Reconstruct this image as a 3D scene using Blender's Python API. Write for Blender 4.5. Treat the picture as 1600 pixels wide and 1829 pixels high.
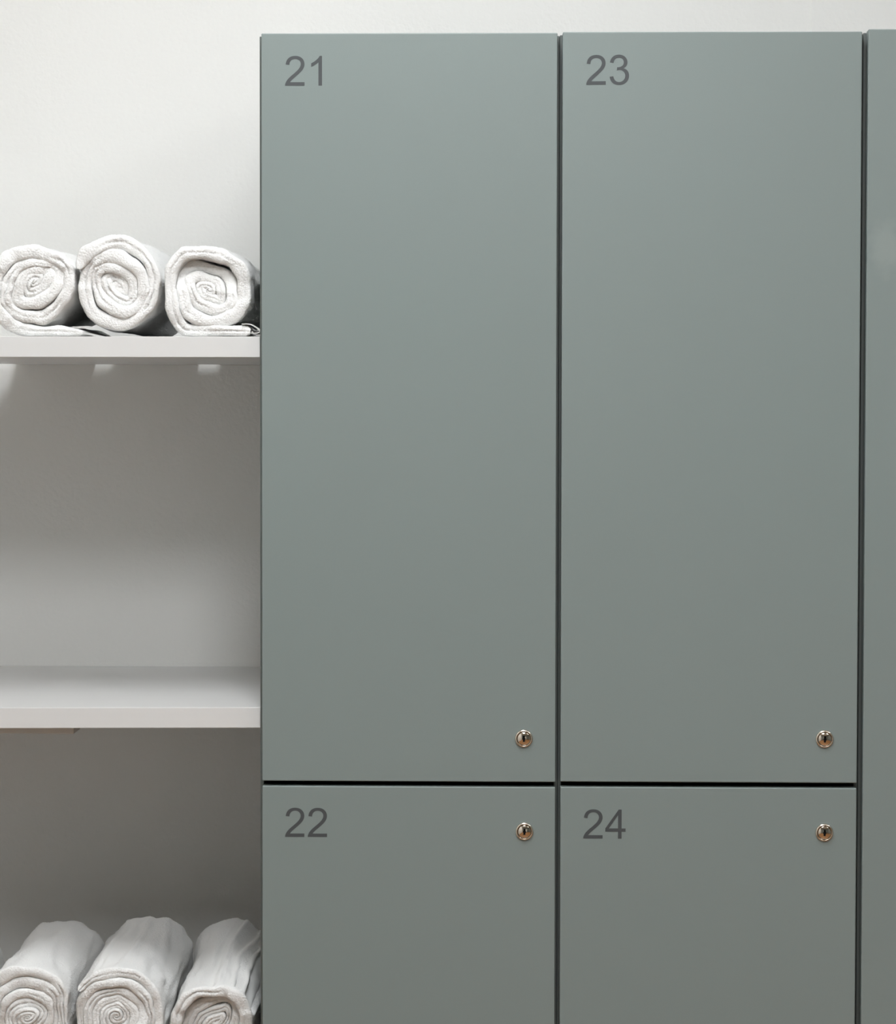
import bpy, bmesh, math, random
import numpy as np
from mathutils import Matrix, Vector

for o in list(bpy.data.objects):
    bpy.data.objects.remove(o, do_unlink=True)
scene = bpy.context.scene
COL = scene.collection

# ------------------------------------------------------------------ camera
EYE = 1.58                       # eye height above the floor
WALL_Y = 0.535                   # plane of the wall behind shelves and lockers
pitch, yaw, roll = (math.radians(a) for a in (1.96571, 1.20728, 0.08700))
Fw = Vector((-math.sin(yaw) * math.cos(pitch), math.cos(yaw) * math.cos(pitch), -math.sin(pitch)))
Rt = Vector((math.cos(yaw), math.sin(yaw), 0))
Up = Rt.cross(Fw)
R2 = Rt * math.cos(roll) + Up * math.sin(roll)
U2 = Up * math.cos(roll) - Rt * math.sin(roll)
cd = bpy.data.cameras.new('camera')
cam = bpy.data.objects.new('camera', cd)
COL.objects.link(cam)
cam.matrix_world = Matrix(((R2.x, U2.x, -Fw.x, 0.0), (R2.y, U2.y, -Fw.y, -3.13),
                           (R2.z, U2.z, -Fw.z, EYE), (0, 0, 0, 1)))
cd.sensor_fit = 'HORIZONTAL'
cd.sensor_width = 36
cd.lens = 36 * 4200 / 1600
cd.shift_y = -32.5 / 1600
cd.clip_start = 0.02
scene.camera = cam

# ------------------------------------------------------------------ world, exposure
w = bpy.data.worlds.new('world')
scene.world = w
w.use_nodes = True
w.node_tree.nodes['Background'].inputs[0].default_value = (0.9, 0.95, 1.0, 1)
w.node_tree.nodes['Background'].inputs[1].default_value = 0.15
vs = scene.view_settings
vs.view_transform = 'Standard'
vs.look = 'None'
vs.gamma = 1
vs.use_curve_mapping = False
vs.exposure = 0.0
LAMP_POWER = 31.8                # radiance of the ceiling lamps


# ------------------------------------------------------------------ materials
def srgb(r, g, b):
    def f(c):
        c /= 255
        return c / 12.92 if c <= 0.04045 else ((c + 0.055) / 1.055) ** 2.4
    return (f(r), f(g), f(b), 1)


def material(name, color, rough=0.5, metal=0.0, spec=0.5):
    m = bpy.data.materials.new(name)
    m.use_nodes = True
    b = m.node_tree.nodes['Principled BSDF']
    b.inputs['Base Color'].default_value = color
    b.inputs['Roughness'].default_value = rough
    b.inputs['Metallic'].default_value = metal
    b.inputs['Specular IOR Level'].default_value = spec
    return m, m.node_tree.nodes, m.node_tree.links, b


def add_noise_bump(nodes, links, bsdf, scale, strength, dist, detail=3, kind='noise'):
    tc = nodes.new('ShaderNodeTexCoord')
    if kind == 'noise':
        t = nodes.new('ShaderNodeTexNoise')
        t.inputs['Detail'].default_value = detail
    else:
        t = nodes.new('ShaderNodeTexVoronoi')
    t.inputs['Scale'].default_value = scale
    links.new(tc.outputs['Object'], t.inputs['Vector'])
    bp = nodes.new('ShaderNodeBump')
    bp.inputs['Strength'].default_value = strength
    bp.inputs['Distance'].default_value = dist
    links.new(t.outputs[0], bp.inputs['Height'])
    links.new(bp.outputs[0], bsdf.inputs['Normal'])
    return tc, t, bp


def mottled(name, color, amount, scale, rough, bump=None, spec=0.5):
    """paint with a slight unevenness in tone and an orange-peel surface"""
    m, n, l, b = material(name, color, rough, spec=spec)
    tc = n.new('ShaderNodeTexCoord')
    t = n.new('ShaderNodeTexNoise')
    t.inputs['Scale'].default_value = scale
    t.inputs['Detail'].default_value = 4
    l.new(tc.outputs['Object'], t.inputs['Vector'])
    mx = n.new('ShaderNodeMix')
    mx.data_type = 'RGBA'
    mx.inputs[6].default_value = tuple(c * (1 - amount) for c in color[:3]) + (1,)
    mx.inputs[7].default_value = tuple(min(1, c * (1 + amount)) for c in color[:3]) + (1,)
    l.new(t.outputs[0], mx.inputs[0])
    l.new(mx.outputs[2], b.inputs['Base Color'])
    if bump:
        add_noise_bump(n, l, b, *bump)
    return m


M_wall = mottled('wall_paint', srgb(235, 235, 232), 0.012, 6, 0.75, (140, 0.40, 0.0015, 2), spec=0.3)
M_room = mottled('room_paint', srgb(226, 225, 220), 0.012, 6, 0.8)
M_far = mottled('far_wall_paint', srgb(122, 127, 123), 0.02, 5, 0.6)
M_ceil = mottled('ceiling_paint', srgb(240, 240, 238), 0.01, 6, 0.85)
M_locker = mottled('locker_lacquer', srgb(132, 143, 141), 0.02, 3, 0.42, (900, 0.12, 0.0004, 2), spec=0.4)


def marked_lacquer():
    m = M_locker.copy()
    m.name = 'locker_lacquer_rubbed'
    n, l = m.node_tree.nodes, m.node_tree.links
    b = n['Principled BSDF']
    src = b.inputs['Base Color'].links[0].from_socket
    tc = n.new('ShaderNodeTexCoord')
    mp = n.new('ShaderNodeMapping')
    mp.vector_type = 'POINT'
    mp.inputs['Location'].default_value = (0.172 / 0.020, 0, -1.800 / 0.036)   # locker-local place of the mark
    mp.inputs['Scale'].default_value = (1 / 0.020, 1, 1 / 0.036)
    l.new(tc.outputs['Object'], mp.inputs[0])
    ln = n.new('ShaderNodeVectorMath')
    ln.operation = 'LENGTH'
    l.new(mp.outputs[0], ln.inputs[0])
    nz = n.new('ShaderNodeTexNoise')
    nz.inputs['Scale'].default_value = 60
    l.new(tc.outputs['Object'], nz.inputs['Vector'])
    ad = n.new('ShaderNodeMath')
    ad.operation = 'ADD'
    l.new(ln.outputs['Value'], ad.inputs[0])
    l.new(nz.outputs[0], ad.inputs[1])
    rg = n.new('ShaderNodeMapRange')
    rg.inputs['From Min'].default_value = 1.0
    rg.inputs['From Max'].default_value = 1.7
    rg.inputs['To Min'].default_value = 0.10
    rg.inputs['To Max'].default_value = 0.0
    l.new(ad.outputs[0], rg.inputs['Value'])
    mx = n.new('ShaderNodeMix')
    mx.data_type = 'RGBA'
    mx.inputs[7].default_value = srgb(200, 206, 198)
    l.new(rg.outputs[0], mx.inputs[0])
    l.new(src, mx.inputs[6])
    l.new(mx.outputs[2], b.inputs['Base Color'])
    return m


M_rubbed = marked_lacquer()
M_carcass = mottled('carcass_board', srgb(98, 104, 101), 0.02, 5, 0.5)
M_shelf = mottled('shelf_laminate', srgb(222, 222, 221), 0.008, 5, 0.27, (500, 0.05, 0.0003, 2))
M_batten, *_ = material('batten_metal', srgb(200, 199, 194), 0.45)
M_digit, *_ = material('number_vinyl', srgb(72, 76, 78), 0.55)
M_chrome, *_ = material('nickel', srgb(222, 214, 202), 0.24, 1.0)
M_chrome2, *_ = material('nickel_polished', srgb(228, 220, 208), 0.06, 1.0)
M_key, *_ = material('keyway_dark', srgb(14, 13, 12), 0.8)
M_label, *_ = material('label_cloth', srgb(236, 236, 233), 0.7)
M_lampbody, *_ = material('lamp_frame', srgb(235, 235, 233), 0.5)
M_doorwhite, *_ = material('door_paint', srgb(226, 224, 218), 0.45)


def lamp_material():
    m = bpy.data.materials.new('lamp_diffuser')
    m.use_nodes = True
    n, l = m.node_tree.nodes, m.node_tree.links
    n.remove(n['Principled BSDF'])
    e = n.new('ShaderNodeEmission')
    e.inputs[0].default_value = (0.975, 1.0, 1.025, 1)
    e.inputs[1].default_value = LAMP_POWER
    l.new(e.outputs[0], n['Material Output'].inputs[0])
    return m


M_lamp = lamp_material()


def wood_material():
    m, n, l, b = material('oak_floor', srgb(176, 126, 80), 0.4)
    tc = n.new('ShaderNodeTexCoord')
    mp = n.new('ShaderNodeMapping')
    mp.inputs['Scale'].default_value = (22, 1.6, 1)
    l.new(tc.outputs['Object'], mp.inputs[0])
    t = n.new('ShaderNodeTexNoise')
    t.inputs['Scale'].default_value = 2.5
    t.inputs['Detail'].default_value = 6
    l.new(mp.outputs[0], t.inputs['Vector'])
    r = n.new('ShaderNodeValToRGB')
    r.color_ramp.elements[0].color = srgb(122, 84, 52)
    r.color_ramp.elements[1].color = srgb(162, 118, 76)
    l.new(t.outputs[0], r.inputs[0])
    l.new(r.outputs[0], b.inputs['Base Color'])
    return m


M_wood = wood_material()


def terry_material(name, through):
    m, n, l, b = material(name, srgb(249, 249, 247), 1.0, spec=0.1)
    b.inputs['Sheen Weight'].default_value = 0.25
    b.inputs['Sheen Roughness'].default_value = 0.6
    tc = n.new('ShaderNodeTexCoord')
    v = n.new('ShaderNodeTexVoronoi')
    v.inputs['Scale'].default_value = 380
    l.new(tc.outputs['Object'], v.inputs['Vector'])
    t = n.new('ShaderNodeTexNoise')
    t.inputs['Scale'].default_value = 200
    t.inputs['Detail'].default_value = 3
    l.new(tc.outputs['Object'], t.inputs['Vector'])
    sub = n.new('ShaderNodeMath')
    sub.operation = 'SUBTRACT'
    l.new(t.outputs[0], sub.inputs[0])
    l.new(v.outputs['Distance'], sub.inputs[1])
    at = n.new('ShaderNodeAttribute')
    at.attribute_name = 'smooth_band'
    inv = n.new('ShaderNodeMath')
    inv.operation = 'SUBTRACT'
    inv.inputs[0].default_value = 1.0
    l.new(at.outputs['Fac'], inv.inputs[1])
    mul = n.new('ShaderNodeMath')
    mul.operation = 'MULTIPLY'
    l.new(sub.outputs[0], mul.inputs[0])
    l.new(inv.outputs[0], mul.inputs[1])
    bp = n.new('ShaderNodeBump')
    bp.inputs['Strength'].default_value = 0.6
    bp.inputs['Distance'].default_value = 0.0016
    l.new(mul.outputs[0], bp.inputs['Height'])
    l.new(bp.outputs[0], b.inputs['Normal'])
    # cotton loops let some light through
    tr = n.new('ShaderNodeBsdfTranslucent')
    tr.inputs[0].default_value = srgb(250, 246, 238)
    mx = n.new('ShaderNodeMixShader')
    mx.inputs[0].default_value = through
    l.new(b.outputs[0], mx.inputs[1])
    l.new(tr.outputs[0], mx.inputs[2])
    l.new(mx.outputs[0], n['Material Output'].inputs[0])
    return m


M_terry = terry_material('white_terry', 0.04)
M_pile, _n, _l, _b = material('white_terry_loops', srgb(250, 250, 248), 1.0, spec=0.05)
_b.inputs['Sheen Weight'].default_value = 0.2


# ------------------------------------------------------------------ helpers
def link_mesh(name, me, mat, parent=None, loc=None):
    o = bpy.data.objects.new(name, me)
    COL.objects.link(o)
    if mat and not me.materials:
        me.materials.append(mat)
    if parent:
        o.parent = parent
    if loc is not None:
        o.location = loc
    return o


def box_mesh(name, x0, x1, y0, y1, z0, z1, bevel=0.0, seg=3):
    bm = bmesh.new()
    bmesh.ops.create_cube(bm, size=1)
    for v in bm.verts:
        v.co = Vector((x0 + (v.co.x + .5) * (x1 - x0), y0 + (v.co.y + .5) * (y1 - y0), z0 + (v.co.z + .5) * (z1 - z0)))
    if bevel:
        bmesh.ops.bevel(bm, geom=list(bm.edges), offset=bevel, segments=seg, affect='EDGES', profile=0.5)
    me = bpy.data.meshes.new(name)
    bm.to_mesh(me)
    bm.free()
    return me


def box(name, x0, x1, y0, y1, z0, z1, mat, parent=None, bevel=0.0):
    return link_mesh(name, box_mesh(name, x0, x1, y0, y1, z0, z1, bevel), mat, parent)


def prism(name, pts, z0, z1, mat, parent=None, bevel=0.0):
    """plan outline (x, y) extruded from z0 to z1"""
    bm = bmesh.new()
    vb = [bm.verts.new((x, y, z0)) for x, y in pts]
    vt = [bm.verts.new((x, y, z1)) for x, y in pts]
    bm.faces.new(vt)
    bm.faces.new(list(reversed(vb)))
    n = len(pts)
    for i in range(n):
        bm.faces.new((vb[i], vb[(i + 1) % n], vt[(i + 1) % n], vt[i]))
    bmesh.ops.recalc_face_normals(bm, faces=bm.faces)
    if bevel:
        bmesh.ops.bevel(bm, geom=list(bm.edges), offset=bevel, segments=2, affect='EDGES', profile=0.5)
    me = bpy.data.meshes.new(name)
    bm.to_mesh(me)
    bm.free()
    return link_mesh(name, me, mat, parent)


def tag(o, label, cat, group=None):
    o['label'] = label
    o['category'] = cat
    if group:
        o['group'] = group
    return o


def thing(name, label, cat, loc, group=None):
    o = bpy.data.objects.new(name, None)
    o.empty_display_size = 0.05
    COL.objects.link(o)
    o.location = loc
    return tag(o, label, cat, group)


def structure(o):
    o['kind'] = 'structure'
    return o


# ------------------------------------------------------------------ room shell
RX0, RX1, RY0, RZ1 = -1.30, 3.20, -5.00, 3.20
structure(box('floor', RX0, RX1, RY0, WALL_Y, -0.05, 0.0, M_wood))
structure(box('ceiling', RX0, RX1, RY0, WALL_Y, RZ1, RZ1 + 0.05, M_ceil))
structure(box('wall_back', RX0, RX1, WALL_Y, WALL_Y + 0.1, -0.05, RZ1 + 0.05, M_wall))
structure(box('wall_left', RX0 - 0.1, RX0, RY0, WALL_Y + 0.1, -0.05, RZ1 + 0.05, M_room))
structure(box('wall_right', RX1, RX1 + 0.1, RY0, WALL_Y + 0.1, -0.05, RZ1 + 0.05, M_far))
structure(box('wall_front', RX0 - 0.1, RX1 + 0.1, RY0 - 0.1, RY0, -0.05, RZ1 + 0.05, M_far))
# shallow boxed-out strip of the wall above the right-hand lockers
structure(box('trim_1', 0.4833, RX1, WALL_Y - 0.003, WALL_Y, 2.10, RZ1, M_wall))
# doorway behind the camera
dr = structure(box('door_1', 0.9, 1.8, RY0, RY0 + 0.04, 0.0, 2.05, M_doorwhite, bevel=0.003))
box('door_handle', 1.70, 1.82 - 0.02, RY0 + 0.04, RY0 + 0.07, 1.0, 1.02, M_chrome, dr, bevel=0.004)


# ------------------------------------------------------------------ ceiling lamps
def ceiling_lamp(x, y, label, sx=0.6, sy=0.6):
    t = thing('ceiling_lamp', label, 'lamp', (x, y, RZ1), 'ceiling panels')
    h = 0.025
    fr = 0.012
    for a in ((-sx / 2, sx / 2, -sy / 2, -sy / 2 + fr), (-sx / 2, sx / 2, sy / 2 - fr, sy / 2),
              (-sx / 2, -sx / 2 + fr, -sy / 2 + fr, sy / 2 - fr), (sx / 2 - fr, sx / 2, -sy / 2 + fr, sy / 2 - fr)):
        box('lamp_frame', a[0], a[1], a[2], a[3], -h, 0, M_lampbody, t)
    box('diffuser', -sx / 2 + fr, sx / 2 - fr, -sy / 2 + fr, sy / 2 - fr, -h + 0.006, -h + 0.010, M_lamp, t)
    return t


ceiling_lamp(-0.25, -0.82, 'ceiling lamp nearest the wall, in front of the towel shelves', 0.40, 0.76)
ceiling_lamp(2.40, -0.82, 'ceiling lamp nearest the wall, in front of the right-hand locker', 0.22, 0.76)
ceiling_lamp(0.12, -2.45, 'large ceiling lamp in the middle of the room, on the left', 0.62, 0.90)
ceiling_lamp(1.95, -2.45, 'large ceiling lamp in the middle of the room, on the right', 0.32, 0.80)

# ------------------------------------------------------------------ lockers
GLYPH = {   # outlines of the digits: M/L points and Q (control, end) quadratic arcs, 2048 units per em
    '1': [[('M', 763, 0), ('L', 583, 0), ('L', 583, 1147), ('Q', 518, 1085, 412.5, 1023), ('Q', 307, 961, 223, 930),
           ('L', 223, 1104), ('Q', 374, 1175, 487, 1276), ('Q', 600, 1377, 647, 1472), ('L', 763, 1472)]],
    '2': [[('M', 1031, 173), ('L', 1031, 0), ('L', 62, 0), ('Q', 60, 65, 83, 125), ('Q', 120, 224, 201.5, 320),
           ('Q', 283, 416, 437, 542), ('Q', 676, 738, 760, 852.5), ('Q', 844, 967, 844, 1069),
           ('Q', 844, 1176, 767.5, 1249.5), ('Q', 691, 1323, 568, 1323), ('Q', 438, 1323, 360, 1245),
           ('Q', 282, 1167, 281, 1029), ('L', 96, 1048), ('Q', 115, 1255, 239, 1363.5), ('Q', 363, 1472, 572, 1472),
           ('Q', 783, 1472, 906, 1355), ('Q', 1029, 1238, 1029, 1065), ('Q', 1029, 977, 993, 892),
           ('Q', 957, 807, 873.5, 713), ('Q', 790, 619, 596, 455), ('Q', 434, 319, 388, 270.5),
           ('Q', 342, 222, 312, 173)]],
    '3': [[('M', 86, 387), ('L', 266, 411), ('Q', 297, 258, 371.5, 190.5), ('Q', 446, 123, 553, 123),
           ('Q', 680, 123, 767.5, 211), ('Q', 855, 299, 855, 429), ('Q', 855, 553, 774, 633.5),
           ('Q', 693, 714, 568, 714), ('Q', 517, 714, 441, 694), ('L', 461, 852), ('Q', 479, 850, 490, 850),
           ('Q', 605, 850, 697, 910), ('Q', 789, 970, 789, 1095), ('Q', 789, 1194, 722, 1259),
           ('Q', 655, 1324, 549, 1324), ('Q', 444, 1324, 374, 1258), ('Q', 304, 1192, 284, 1060), ('L', 104, 1092),
           ('Q', 137, 1273, 254, 1372.5), ('Q', 371, 1472, 545, 1472), ('Q', 665, 1472, 766, 1420.5),
           ('Q', 867, 1369, 920.5, 1280), ('Q', 974, 1191, 974, 1091), ('Q', 974, 996, 923, 918),
           ('Q', 872, 840, 772, 794), ('Q', 902, 764, 974, 669.5), ('Q', 1046, 575, 1046, 432),
           ('Q', 1046, 238.5, 905, 104), ('Q', 764, -26, 549, -26), ('Q', 355, -26, 227, 89.5),
           ('Q', 99, 205, 86, 387)]],
    '4': [[('M', 662, 0), ('L', 662, 351), ('L', 26, 351), ('L', 26, 516), ('L', 695, 1466), ('L', 842, 1466),
           ('L', 842, 516), ('L', 1040, 516), ('L', 1040, 351), ('L', 842, 351), ('L', 842, 0)],
          [('M', 662, 516), ('L', 662, 1177), ('L', 203, 516)]],
}
GLYPH_MESH = {}


def digit_mesh(ch, height):
    if ch in GLYPH_MESH:
        return GLYPH_MESH[ch]
    k = height / 1472
    cu = bpy.data.curves.new('digit', 'CURVE')
    cu.dimensions = '2D'
    cu.fill_mode = 'BOTH'
    cu.extrude = 0.00012
    for contour in GLYPH[ch]:
        pts = []
        for c in contour:
            if c[0] in 'ML':
                pts.append((c[1] * k, c[2] * k))
            else:
                p0, p1, p2 = pts[-1], (c[1] * k, c[2] * k), (c[3] * k, c[4] * k)
                for i in range(1, 7):
                    t = i / 6
                    pts.append(tuple((1 - t) ** 2 * a + 2 * t * (1 - t) * b_ + t * t * c_ for a, b_, c_ in zip(p0, p1, p2)))
        if math.dist(pts[0], pts[-1]) < 1e-6:
            pts.pop()
        sp = cu.splines.new('POLY')
        sp.points.add(len(pts) - 1)
        for q, (x, y) in zip(sp.points, pts):
            q.co = (x, y, 0, 1)
        sp.use_cyclic_u = True
    tmp = bpy.data.objects.new('tmp_digit', cu)
    COL.objects.link(tmp)
    bpy.context.view_layer.update()
    me = bpy.data.meshes.new_from_object(tmp.evaluated_get(bpy.context.evaluated_depsgraph_get()))
    me.name = 'digit'
    bpy.data.objects.remove(tmp, do_unlink=True)
    # stand it upright: curve plane xy -> xz, facing the room (-y)
    me.transform(Matrix.Rotation(math.radians(90), 4, 'X'))
    me.materials.clear()
    me.materials.append(M_digit)
    GLYPH_MESH[ch] = me
    return me


def ring_mesh(name, prof, n=72):
    """lathe around y; prof = (radius, y)"""
    vs_, fs = [], []
    for r, y in prof:
        for i in range(n):
            a = 2 * math.pi * i / n
            vs_.append((r * math.cos(a), y, r * math.sin(a)))
    for j in range(len(prof) - 1):
        for i in range(n):
            a, b_ = j * n + i, j * n + (i + 1) % n
            fs.append((a, a + n, b_ + n, b_))
    me = bpy.data.meshes.new(name)
    me.from_pydata(vs_, [], fs)
    me.polygons.foreach_set('use_smooth', [True] * len(fs))
    return me


def key_radius(a):
    """keyway outline seen from its centre: upright slot with a wider waist"""
    c, s = abs(math.cos(a)), abs(math.sin(a))
    k = min(0.0014 / max(c, 1e-6), 0.0042 / max(s, 1e-6))
    return max(k, 0.0021)


def cylinder_face_mesh():
    n, R = 96, 0.0086
    rings = []
    for t in (0, .12, .25, .4, .55, .7, .82, .9, .96, 1.0):
        ring = []
        for i in range(n):
            a = 2 * math.pi * i / n
            r = key_radius(a) * (1 - t) + R * t
            y = -0.0046 + 0.0020 * (r / R) ** 2 + (0.0006 if t == 1 else 0)
            ring.append((r * math.cos(a), y, r * math.sin(a)))
        rings.append(ring)
    rings.append([(x, -0.0002, z) for x, y, z in rings[-1]])
    vs_ = [p for r in rings for p in r]
    fs = []
    for j in range(len(rings) - 1):
        for i in range(n):
            a, b_ = j * n + i, j * n + (i + 1) % n
            fs.append((a, b_, b_ + n, a + n))
    me = bpy.data.meshes.new('lock_cylinder')
    me.from_pydata(vs_, [], fs)
    me.polygons.foreach_set('use_smooth', [True] * len(fs))
    return me


def keyway_mesh():
    n = 96
    top = [(key_radius(2 * math.pi * i / n) * math.cos(2 * math.pi * i / n), -0.0046 + 0.0003,
            key_radius(2 * math.pi * i / n) * math.sin(2 * math.pi * i / n)) for i in range(n)]
    bot = [(x, -0.0006, z) for x, y, z in top]
    fs = [(i, (i + 1) % n, n + (i + 1) % n, n + i) for i in range(n)] + [tuple(range(2 * n - 1, n - 1, -1))]
    me = bpy.data.meshes.new('keyway')
    me.from_pydata(top + bot, [], fs)
    return me


ME_bezel = ring_mesh('lock_bezel', [(0.0121, 0.0), (0.0121, -0.0006), (0.0119, -0.0014), (0.0114, -0.0022), (0.0107, -0.0027),
                                    (0.0101, -0.0029), (0.0097, -0.0028), (0.0095, -0.0023), (0.0095, -0.0003), (0.0080, -0.0003)])
ME_bezel.materials.append(M_chrome)
ME_face = cylinder_face_mesh()
ME_face.materials.append(M_chrome2)
ME_key = keyway_mesh()
ME_key.materials.append(M_key)
DOOR_T = 0.018


def locker_door(parent, ox, x0, x1, z0, z1, number=None, num_at=None, num_tilt=0.0, lock_at=None, mat=None):
    """door panel; coordinates are world, ox/0/0 is the locker's origin"""
    d = box('door', x0 - ox, x1 - ox, 0, DOOR_T, z0, z1, mat or M_locker, parent, bevel=0.0013)
    if number:
        x, z, h = num_at[0] - ox, num_at[1], 0.0393
        adv = 1139 * h / 1472
        for i, ch in enumerate(number):
            g = link_mesh('digit', digit_mesh(ch, h), None, d)
            c, s = math.cos(num_tilt), math.sin(num_tilt)
            g.location = (x + (-62 * h / 1472 + i * adv) * c, -0.00013, z + i * adv * s)
            g.rotation_euler = (0, -num_tilt, 0)
    if lock_at:
        for nm, me in (('lock_bezel', ME_bezel), ('lock_cylinder', ME_face), ('keyway', ME_key)):
            l = link_mesh(nm, me, None, d)
            l.location = (lock_at[0] - ox, 0, lock_at[1])
            if nm != 'lock_bezel':
                l.rotation_euler = (0, lock_at[2], 0)
    return d


def locker(label, x0, x1, top, doors):
    ox = (x0 + x1) / 2
    t = thing('locker', label, 'locker', (ox, 0, 0), 'grey-green lockers in a row')
    a, b_ = x0 - ox, x1 - ox
    yf, yb, th = DOOR_T + 0.002, WALL_Y - 0.003, 0.005
    box('side_panel', a, a + th, yf, yb, 0, top, M_carcass, t, bevel=0.0008)
    box('side_panel', b_ - th, b_, yf, yb, 0, top, M_carcass, t, bevel=0.0008)
    box('top_panel', a + th, b_ - th, yf, yb, top - th, top, M_carcass, t)
    box('bottom_panel', a + th, b_ - th, yf, yb, 0.07, 0.07 + th, M_carcass, t)
    box('divider_panel', a + th, b_ - th, yf + 0.06, yb - 0.006, EYE - 0.505, EYE - 0.505 + th, M_carcass, t)
    box('back_panel', a + th, b_ - th, yb - 0.006, yb, 0.088, top - th, M_carcass, t)
    box('plinth', a + th, b_ - th, yf + 0.04, yf + 0.058, 0, 0.07, M_carcass, t)
    for d in doors:
        locker_door(t, ox, **d)
    return t


Z = EYE
locker('grey-green locker with doors 21 and 22, next to the towel shelves', -0.3187, 0.0811, Z + 0.5018, [
    dict(x0=-0.3144, x1=0.0780, z0=Z - 0.4928, z1=Z + 0.5027, number='21', num_at=(-0.2829, Z + 0.4336), lock_at=(0.0359, Z - 0.4343, 0.0)),
    dict(x0=-0.3144, x1=0.0780, z0=Z - 1.4950, z1=Z - 0.4997, number='22', num_at=(-0.2837, Z - 0.5681), lock_at=(0.0370, Z - 0.5591, 0.05))])
locker('grey-green locker with doors 23 and 24, between two other lockers', 0.0815, 0.4831, Z + 0.5028, [
    dict(x0=0.0848, x1=0.4793, z0=Z - 0.4921, z1=Z + 0.5037, number='23', num_at=(0.1160, Z + 0.4340), num_tilt=0.012, lock_at=(0.4363, Z - 0.4333, 0.06)),
    dict(x0=0.0848, x1=0.4793, z0=Z - 1.4950, z1=Z - 0.4991, number='24', num_at=(0.1155, Z - 0.5682), lock_at=(0.4368, Z - 0.5585, 0.04))])
locker('grey-green locker at the right edge, its door without visible number or lock', 0.4837, 0.8840, Z + 0.5050, [
    dict(x0=0.4875, x1=0.8800, z0=Z - 1.4950, z1=Z + 0.5067, mat=M_rubbed)])

# ------------------------------------------------------------------ shelves
SX1 = -0.3192                     # where the shelves meet the locker's side


def shelf(label, front, zt, th, light_notches=(), batten=None):
    t = thing('wall_shelf', label, 'shelf', (RX0 + 0.5, 0.3, zt - th), 'white towel shelves')
    ox, oy, oz = t.location
    fx = lambda x: front[0] + (front[1] - front[0]) * (x - SX1) / (-0.67 - SX1)
    pts = [(RX0 + 0.001, fx(RX0)), (SX1, fx(SX1)), (SX1, WALL_Y - 0.001)]
    for c, wd, dp in sorted(light_notches, reverse=True):
        pts += [(c + wd / 2, WALL_Y - 0.001), (c + wd / 2, WALL_Y - dp), (c - wd / 2, WALL_Y - dp), (c - wd / 2, WALL_Y - 0.001)]
    pts.append((RX0 + 0.001, WALL_Y - 0.001))
    prism('board', [(x - ox, y - oy) for x, y in pts], 0, th, M_shelf, t, bevel=0.0006)
    if batten:
        x1, y0, y1, h = batten
        box('support_batten', RX0 + 0.002 - ox, x1 - ox, y0 - oy, y1 - oy, -h, 0, M_batten, t, bevel=0.001)
    return t


S1, S2, S3 = Z + 0.1023, Z - 0.3975, Z - 0.898
shelf('white shelf at eye height carrying the upper row of rolled towels', (0.025, 0.025), S1, 0.0278,
      light_notches=((-0.612, 0.032, 0.029), (-0.4495, 0.034, 0.029), (-0.81, 0.13, 0.065)))  # openings added at the back edge to cast light spots on the wall
shelf('empty white shelf in the middle, between the two rows of towels', (0.027, 0.011), S2, 0.0277, batten=(-0.5763, 0.05, 0.10, 0.0125))
shelf('white shelf at the bottom carrying the lower row of rolled towels', (0.025, 0.025), S3, 0.0278)

# ------------------------------------------------------------------ towels
RNG = np.random.RandomState(7)
LAT = RNG.rand(64, 64, 64)


def vnoise(p, scale, seed=0.0):
    """smooth value noise in -1..1 for an (n, 3) array"""
    q = p / scale + seed * 17.31 + 100.0
    i = np.floor(q).astype(int)
    f = q - i
    f = f * f * (3 - 2 * f)
    out = 0
    for dx in (0, 1):
        for dy in (0, 1):
            for dz in (0, 1):
                wt = (f[:, 0] if dx else 1 - f[:, 0]) * (f[:, 1] if dy else 1 - f[:, 1]) * (f[:, 2] if dz else 1 - f[:, 2])
                out = out + wt * LAT[(i[:, 0] + dx) % 64, (i[:, 1] + dy) % 64, (i[:, 2] + dz) % 64]
    return out * 2 - 1


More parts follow.
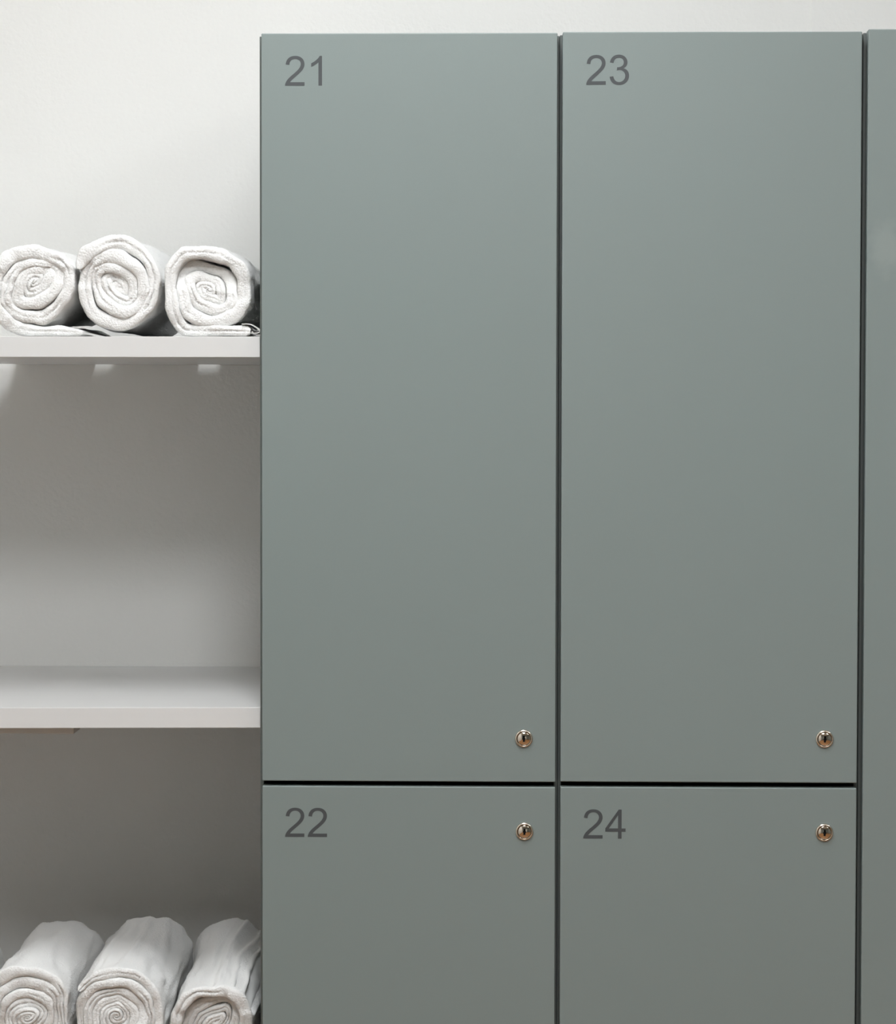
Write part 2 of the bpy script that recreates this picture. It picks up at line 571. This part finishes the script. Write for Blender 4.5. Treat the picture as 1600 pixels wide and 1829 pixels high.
def towel(label, group, cx, zb, rx, rz, y0, length, seed, turns=4.2, end=150, power=2.2, tail=None, recess=0.0, tight=1.0,
          warp=0.0045, slope=0.0, bands=(), hood=0.0, cave=0.0, squash=(35, 0.3), tufts=45000, droop=0.0, centre=(0, 0), groove=0.6, crease=0.0012, messy=0.0034, left=None, right=None):
    """terry towel rolled up along y: a ribbon wound from the centre outwards, its fold rims facing the room"""
    t = thing('rolled_towel', label, 'towel', (cx, y0, zb), group)
    th1 = math.radians(end)
    th0 = th1 - turns * 2 * math.pi
    total = turns + 0.25
    step = 0.0017
    path, thick, yfr = [], [], []
    th = th0
    zc = rz
    sq_a = math.radians(squash[0])

    def outline(a):
        c, s = math.cos(a), math.sin(a)
        k = (abs(c) ** power + abs(s) ** power) ** (-1 / power)
        return rx * k * c, rz * k * s

    def radius(l):
        return max(l, 0.0) ** 1.18
    while th <= th1:
        l = 1 - (th1 - th) / (2 * math.pi * total)           # outer edge of this layer, 0..1
        ro, ri = radius(l), radius(l - 1 / total)
        rho = (ro + ri) / 2
        ox, oz = outline(th)
        x, z = rho * ox, rho * oz
        q = squash[1] * max(0.0, 1 - rho / 0.75)             # inner layers pressed flat along a slant
        ca, sa = math.cos(sq_a), math.sin(sq_a)
        a, b_ = x * ca + z * sa, -x * sa + z * ca
        a, b_ = a * (1 + q * 0.8), b_ * (1 - q)
        x, z = a * ca - b_ * sa, a * sa + b_ * ca
        wgt = 1 - rho
        path.append((x + centre[0] * wgt, zc + z + centre[1] * wgt))
        r_here = math.hypot(ox, oz)
        thick.append((ro - ri) * r_here * tight)
        y = recess * wgt
        inner = min(1.0, max(0.0, ((1 - 1 / total) - l) * total * 2.0 + 0.6))
        y += hood * inner + cave * inner * max(0.0, min(1.0, z / (rz * 0.6))) * (1 if l > 0.35 else 0.4)
        yfr.append(y)
        th += step / max(rho * r_here, 0.004)
    if tail:                                            # the loose end lying flat on the shelf
        tx, tt, te = tail                               # to local x, thickness there and at the very end
        p0 = np.array(path[-1])
        d0 = p0 - np.array(path[-4])
        d0 /= np.linalg.norm(d0)
        h = max(0.012, p0[1])
        p1, p2, p3 = p0 + d0 * h * 0.8, np.array((p0[0] + h * 0.5, tt / 2)), np.array((p0[0] + h * 1.4, tt / 2))
        run = [(1 - k) ** 3 * p0 + 3 * k * (1 - k) ** 2 * p1 + 3 * k * k * (1 - k) * p2 + k ** 3 * p3 for k in np.linspace(0, 1, max(4, int(h * 1.7 / step)))[1:]]
        x = p3[0]
        while x < tx:
            x += step
            run.append(np.array((x, tt / 2)))
        t0 = thick[-1]
        for i, q in enumerate(run):
            path.append(tuple(q))
            k = min(1, i / (len(run) * 0.4))
            e = max(0.0, (i / len(run) - 0.55) / 0.45)
            thick.append(t0 * (1 - k) + (tt * (1 - e) + te * e) * k)
            path[-1] = (path[-1][0], path[-1][1] - (tt - te) / 2 * e)
            yfr.append(yfr[-1])
    P = np.array(path)
    T = np.array(thick)
    Y = np.array(yfr)
    n = len(P)
    # rounded start and end of the ribbon
    for i in range(7):
        k = math.sqrt(1 - (1 - (i + 0.35) / 7) ** 2)
        T[i] *= k
        T[n - 1 - i] *= k
    D = np.gradient(P, axis=0)
    D /= np.linalg.norm(D, axis=1)[:, None] + 1e-9
    N = np.stack([D[:, 1], -D[:, 0]], axis=1)           # outward for counter-clockwise winding
    ss = np.arange(n) * step
    z3 = np.zeros(n)
    T = T * (1 + 0.13 * vnoise(np.stack([ss, z3, z3], 1), 0.03, seed) + 0.06 * vnoise(np.stack([ss, z3, z3 + 3], 1), 0.011, seed))
    Y = Y + 0.0055 * vnoise(np.stack([ss, z3, z3 + 5], 1), 0.045, seed + 1) + 0.0015 * vnoise(np.stack([ss, z3, z3 + 9], 1), 0.012, seed + 2)
    # profile across the ribbon: outside from the back to the front, rim, a stretch of the inside
    prof = []
    ny = 54
    for i in range(ny):
        k = 1 - i / ny
        prof.append((0.5, 'o', k ** 1.15))
    nr = 14
    for i in range(nr + 1):
        a = math.pi * i / nr
        prof.append((0.5 * math.cos(a), 'r', math.sin(a) ** 0.7))
    for k in (0.02, 0.05, 0.1, 0.2, 0.5, 1.0):
        prof.append((-0.5, 'i', k))
    m = len(prof)
    # crease where the folded cloth lies double
    G = groove * 0.0045 * np.clip(0.5 + 1.2 * vnoise(np.stack([ss, z3, z3 + 21], 1), 0.035, seed + 8), 0, 1)
    V = np.zeros((n, m, 3))
    for j, (lat, kind, k) in enumerate(prof):
        V[:, j, 0] = P[:, 0] + N[:, 0] * T * lat
        V[:, j, 2] = P[:, 1] + N[:, 1] * T * lat
        rim = np.minimum(T * 0.34, 0.0048)
        if kind == 'r':
            V[:, j, 1] = Y + rim * (1 - k) + G * math.exp(-(lat / 0.09) ** 2)
        else:
            V[:, j, 1] = Y + rim + (length - Y - rim) * k
    band = np.zeros((n, m))
    smooth_len = n * step
    for (ua, ub, dep) in bands:                         # flat woven bands counted from the outer end, along the roll
        dist_end = (smooth_len - ss)
        s_in = np.clip(np.minimum(dist_end - ua, ub - dist_end) / 0.0018 + 0.5, 0, 1)
        for j, (lat, kind, k) in enumerate(prof):
            if kind == 'o':
                V[:, j, 0] -= N[:, 0] * dep * s_in
                V[:, j, 2] -= N[:, 1] * dep * s_in
                band[:, j] = np.maximum(band[:, j], s_in)
    V = V.reshape(-1, 3)
    # soft unevenness: a warp shared by neighbouring layers, then small lumps
    ref = V.copy()
    ground = np.clip(ref[:, 2] / 0.02, 0, 1)
    amp = warp * (1 + 1.2 * np.clip(ref[:, 1] / length, 0, 1))
    V[:, 0] += amp * vnoise(ref * np.array([1, .25, 1]), 0.045, seed + 3) * ground
    V[:, 2] += amp * vnoise(ref * np.array([1, .25, 1]), 0.045, seed + 4) * ground
    V[:, 0] += messy * vnoise(ref * np.array([1, .3, 1]), 0.021, seed + 11) * ground
    V[:, 2] += messy * vnoise(ref * np.array([1, .3, 1]), 0.021, seed + 12) * ground
    V[:, 0] += 0.0013 * vnoise(ref * np.array([1, .5, 1]), 0.012, seed + 5) * ground
    V[:, 2] += 0.0013 * vnoise(ref * np.array([1, .5, 1]), 0.012, seed + 6) * ground
    out_j = np.tile(np.array([1.0 if kind == 'o' else 0.0 for lat, kind, k in prof]), n) * np.clip((ref[:, 1] - 0.01) / 0.04, 0, 1)
    nx, nz = np.repeat(N[:, 0], m), np.repeat(N[:, 1], m)
    slant = ref @ np.array([[1, 0.0, 0.0], [0.10, 0.07, -0.08], [0, 0, 1]])       # folds run along the roll, a little askew
    fold = vnoise(slant, 0.010, seed + 9) + 0.6 * vnoise(slant * np.array([1, 2, 1]), 0.022, seed + 10)
    V[:, 0] += nx * crease * fold * out_j * ground
    V[:, 2] += nz * crease * fold * out_j * ground
    V[:, 1] += 0.0012 * vnoise(ref * np.array([1, .2, 1]), 0.018, seed + 7)
    V[:, 2] += slope * V[:, 1] * np.clip(ref[:, 2] / (2 * rz), 0, 1)
    if droop:                                           # back end slumps
        kk = np.clip((ref[:, 1] / length - 0.75) / 0.25, 0, 1) ** 2
        V[:, 2] -= droop * kk * np.clip(ref[:, 2] / (2 * rz), 0, 1)
    fl = 0.0008
    V[:, 2] = np.where(V[:, 2] < fl, fl + (V[:, 2] - fl) * 0.02, V[:, 2])
    def press(W):                                       # neighbours flatten each other where they touch
        if right:
            W[:, 0] = np.minimum(W[:, 0], right(W[:, 2]) - cx - 0.0004)
        if left:
            W[:, 0] = np.maximum(W[:, 0], left(W[:, 2]) - cx + 0.0004)
        return W
    V = press(V)
    idx = np.arange(n * m).reshape(n, m)
    F = np.stack([idx[:-1, :-1], idx[1:, :-1], idx[1:, 1:], idx[:-1, 1:]], -1).reshape(-1, 4)
    me = bpy.data.meshes.new('terry_roll')
    me.from_pydata(V.tolist(), [], F.tolist())
    me.polygons.foreach_set('use_smooth', np.ones(len(F), bool))
    at = me.attributes.new('smooth_band', 'FLOAT', 'POINT')
    at.data.foreach_set('value', band.reshape(-1).astype(np.float32))
    link_mesh('roll', me, M_terry, t)
    # loops of the pile standing off the visible surfaces
    rs = np.random.RandomState(int(seed * 13) + 5)
    A, B_, C_, D_ = (V[F[:, q]] for q in range(4))
    nrm = np.cross(C_ - A, D_ - B_)
    area = np.linalg.norm(nrm, axis=1) * 0.5
    nrm = nrm / (np.linalg.norm(nrm, axis=1)[:, None] + 1e-12)
    jj = np.tile(np.arange(m - 1), n - 1)
    ii = np.repeat(np.arange(n - 1), m - 1)
    outer = ii > n - int(2 * math.pi * 0.062 / step)
    wgt = np.where((jj >= ny - 1) & (jj < ny + nr + 2), 3.0, 0.0)
    wgt = np.where((jj < ny - 1) & outer, 0.9, wgt)
    bflat = band.reshape(-1)[F[:, 0]]
    wgt = wgt * area * (bflat < 0.3)
    pick = rs.choice(len(F), tufts, p=wgt / wgt.sum())
    r1, r2 = rs.rand(tufts, 1), rs.rand(tufts, 1)
    base = (A[pick] * (1 - r1) + B_[pick] * r1) * (1 - r2) + (D_[pick] * (1 - r1) + C_[pick] * r1) * r2
    nn = nrm[pick] + rs.normal(0, 0.55, (tufts, 3))
    nn /= np.linalg.norm(nn, axis=1)[:, None]
    side = np.cross(nn, rs.normal(0, 1, (tufts, 3)))
    side /= np.linalg.norm(side, axis=1)[:, None] + 1e-9
    bi = np.cross(nn, side)
    ln = rs.uniform(0.0007, 0.0017, (tufts, 1))
    wd = rs.uniform(0.0004, 0.0007, (tufts, 1))
    base = base - nn * 0.0003
    v0 = base + side * wd
    v1 = base - side * wd * 0.5 + bi * wd * 0.87
    v2 = base - side * wd * 0.5 - bi * wd * 0.87
    v3 = base + nn * ln
    keep = v3[:, 2] > 0.0006
    TV = np.stack([v0, v1, v2, v3], 1)[keep].reshape(-1, 3)
    TV = press(TV)
    k4 = np.arange(len(TV) // 4)[:, None] * 4
    TF = np.concatenate([k4 + np.array([[0, 1, 3]]), k4 + np.array([[1, 2, 3]]), k4 + np.array([[2, 0, 3]])])
    tm = bpy.data.meshes.new('terry_pile')
    tm.from_pydata(TV.tolist(), [], TF.tolist())
    tm.polygons.foreach_set('use_smooth', np.ones(len(TF), bool))
    tm.normals_split_custom_set_from_vertices(np.repeat((nrm[pick] * 0.8 + nn * 0.2)[keep], 4, axis=0).tolist())
    pile = link_mesh('terry_pile', tm, M_pile, t)
    pile['kind'] = 'stuff'
    return t


def seam(x, foot=None):
    """where two neighbouring rolls meet: upright, or stepping aside over a flat tail"""
    if foot is None:
        return lambda z: np.full_like(z, x)
    return lambda z: x + (foot - x) * np.clip((0.026 - z) / 0.010, 0, 1)


SEAM_AB, SEAM_BC, SEAM_DE, SEAM_EF, SEAM_FL = seam(-0.5700, -0.5535), seam(-0.4495), seam(-0.5775), seam(-0.4495), seam(-0.3196)
G1, G2 = 'rolled towels on the upper shelf', 'rolled towels on the lower shelf'
towel('round rolled white towel at the left end of the upper shelf', G1, -0.6260, S1, 0.0640, 0.0640, 0.030, 0.33, 1.0,
      turns=4.4, end=262, tail=(0.068, 0.0165, 0.010), right=SEAM_AB, centre=(0.004, 0.008), recess=0.005, cave=0.003, tight=1.10, squash=(35, 0.35))
towel('tallest rolled white towel, in the middle of the upper shelf', G1, -0.5150, S1, 0.0655, 0.0680, 0.030, 0.33, 2.0,
      turns=4.6, end=156, left=SEAM_AB, right=SEAM_BC, centre=(0.002, 0.002), recess=0.004, cave=0.003, tight=1.12, squash=(-48, 0.45))
labelled = towel('squarish rolled white towel with label, beside the locker on the upper shelf', G1, -0.3880, S1, 0.0622, 0.0632, 0.030, 0.33, 3.0,
      turns=4.3, end=222, left=SEAM_BC, power=2.6, tail=(0.0545, 0.0160, 0.0160), recess=0.010, cave=0.016, tight=1.03, bands=((0.0, 0.013, 0.0),), centre=(-0.003, -0.002), squash=(-30, 0.35))
towel('sliver of a white towel roll at the left edge on the lower shelf', G2, -0.7900, S3, 0.0600, 0.0700, 0.032, 0.30, 4.0,
      turns=4.2, end=120, tufts=8000)
towel('third rolled white towel from the locker on the lower shelf', G2, -0.6375, S3, 0.0650, 0.0740, 0.032, 0.30, 5.0,
      turns=5.8, end=215, messy=0.0024, right=SEAM_DE, tight=1.05, droop=0.010, squash=(20, 0.2), tufts=70000, crease=0.0020)
towel('second rolled white towel from the locker on the lower shelf', G2, -0.5175, S3, 0.0670, 0.0735, 0.032, 0.31, 6.0,
      turns=6.2, end=148, messy=0.0024, left=SEAM_DE, right=SEAM_EF, tight=1.05, bands=((0.034, 0.060, 0.0020), (0.028, 0.032, -0.0014), (0.064, 0.068, -0.0014)), squash=(10, 0.2),
      tufts=70000, crease=0.0022)
towel('rolled white towel with woven bands, beside the locker on the lower shelf', G2, -0.3835, S3, 0.0665, 0.0645, 0.032, 0.33, 7.0,
      turns=4.6, end=300, messy=0.0024, left=SEAM_EF, right=SEAM_FL, power=2.4, hood=0.016, slope=0.058, warp=0.006, tufts=70000, crease=0.0018,
      bands=((0.192, 0.200, 0.0020), (0.202, 0.206, -0.0016), (0.211, 0.219, 0.0020), (0.221, 0.225, -0.0016), (0.234, 0.239, -0.0020),
             (0.241, 0.263, 0.0034), (0.265, 0.270, -0.0020)))

# care label sewn into the hem of the towel beside the locker: a folded cloth strip hanging over the tail's end
def strip(name, pts, y0, y1, th, mat, parent):
    bm = bmesh.new()
    rows = []
    for i, (x, z) in enumerate(pts):
        a, b_ = pts[max(0, i - 1)], pts[min(len(pts) - 1, i + 1)]
        dx, dz = b_[0] - a[0], b_[1] - a[1]
        l = math.hypot(dx, dz)
        nx, nz = -dz / l * th / 2, dx / l * th / 2
        rows.append([bm.verts.new(q) for q in ((x + nx, y0, z + nz), (x + nx, y1, z + nz), (x - nx, y1, z - nz), (x - nx, y0, z - nz))])
    for r, q in zip(rows[:-1], rows[1:]):
        for k in range(4):
            bm.faces.new((r[k], r[(k + 1) % 4], q[(k + 1) % 4], q[k]))
    bm.faces.new(rows[0])
    bm.faces.new(list(reversed(rows[-1])))
    bmesh.ops.recalc_face_normals(bm, faces=bm.faces)
    me = bpy.data.meshes.new(name)
    bm.to_mesh(me)
    bm.free()
    return link_mesh(name, me, mat, parent)


lab = strip('care_label', [(0.0440, 0.0168), (0.0500, 0.0170), (0.0560, 0.0165), (0.0600, 0.0142), (0.0650, 0.0110), (0.0680, 0.0088),
                           (0.0686, 0.0072), (0.0672, 0.0056), (0.0640, 0.0046), (0.0600, 0.0044), (0.0575, 0.0070)], -0.002, 0.030, 0.0011, M_label, labelled)
lab['label'] = 'white folded care label'
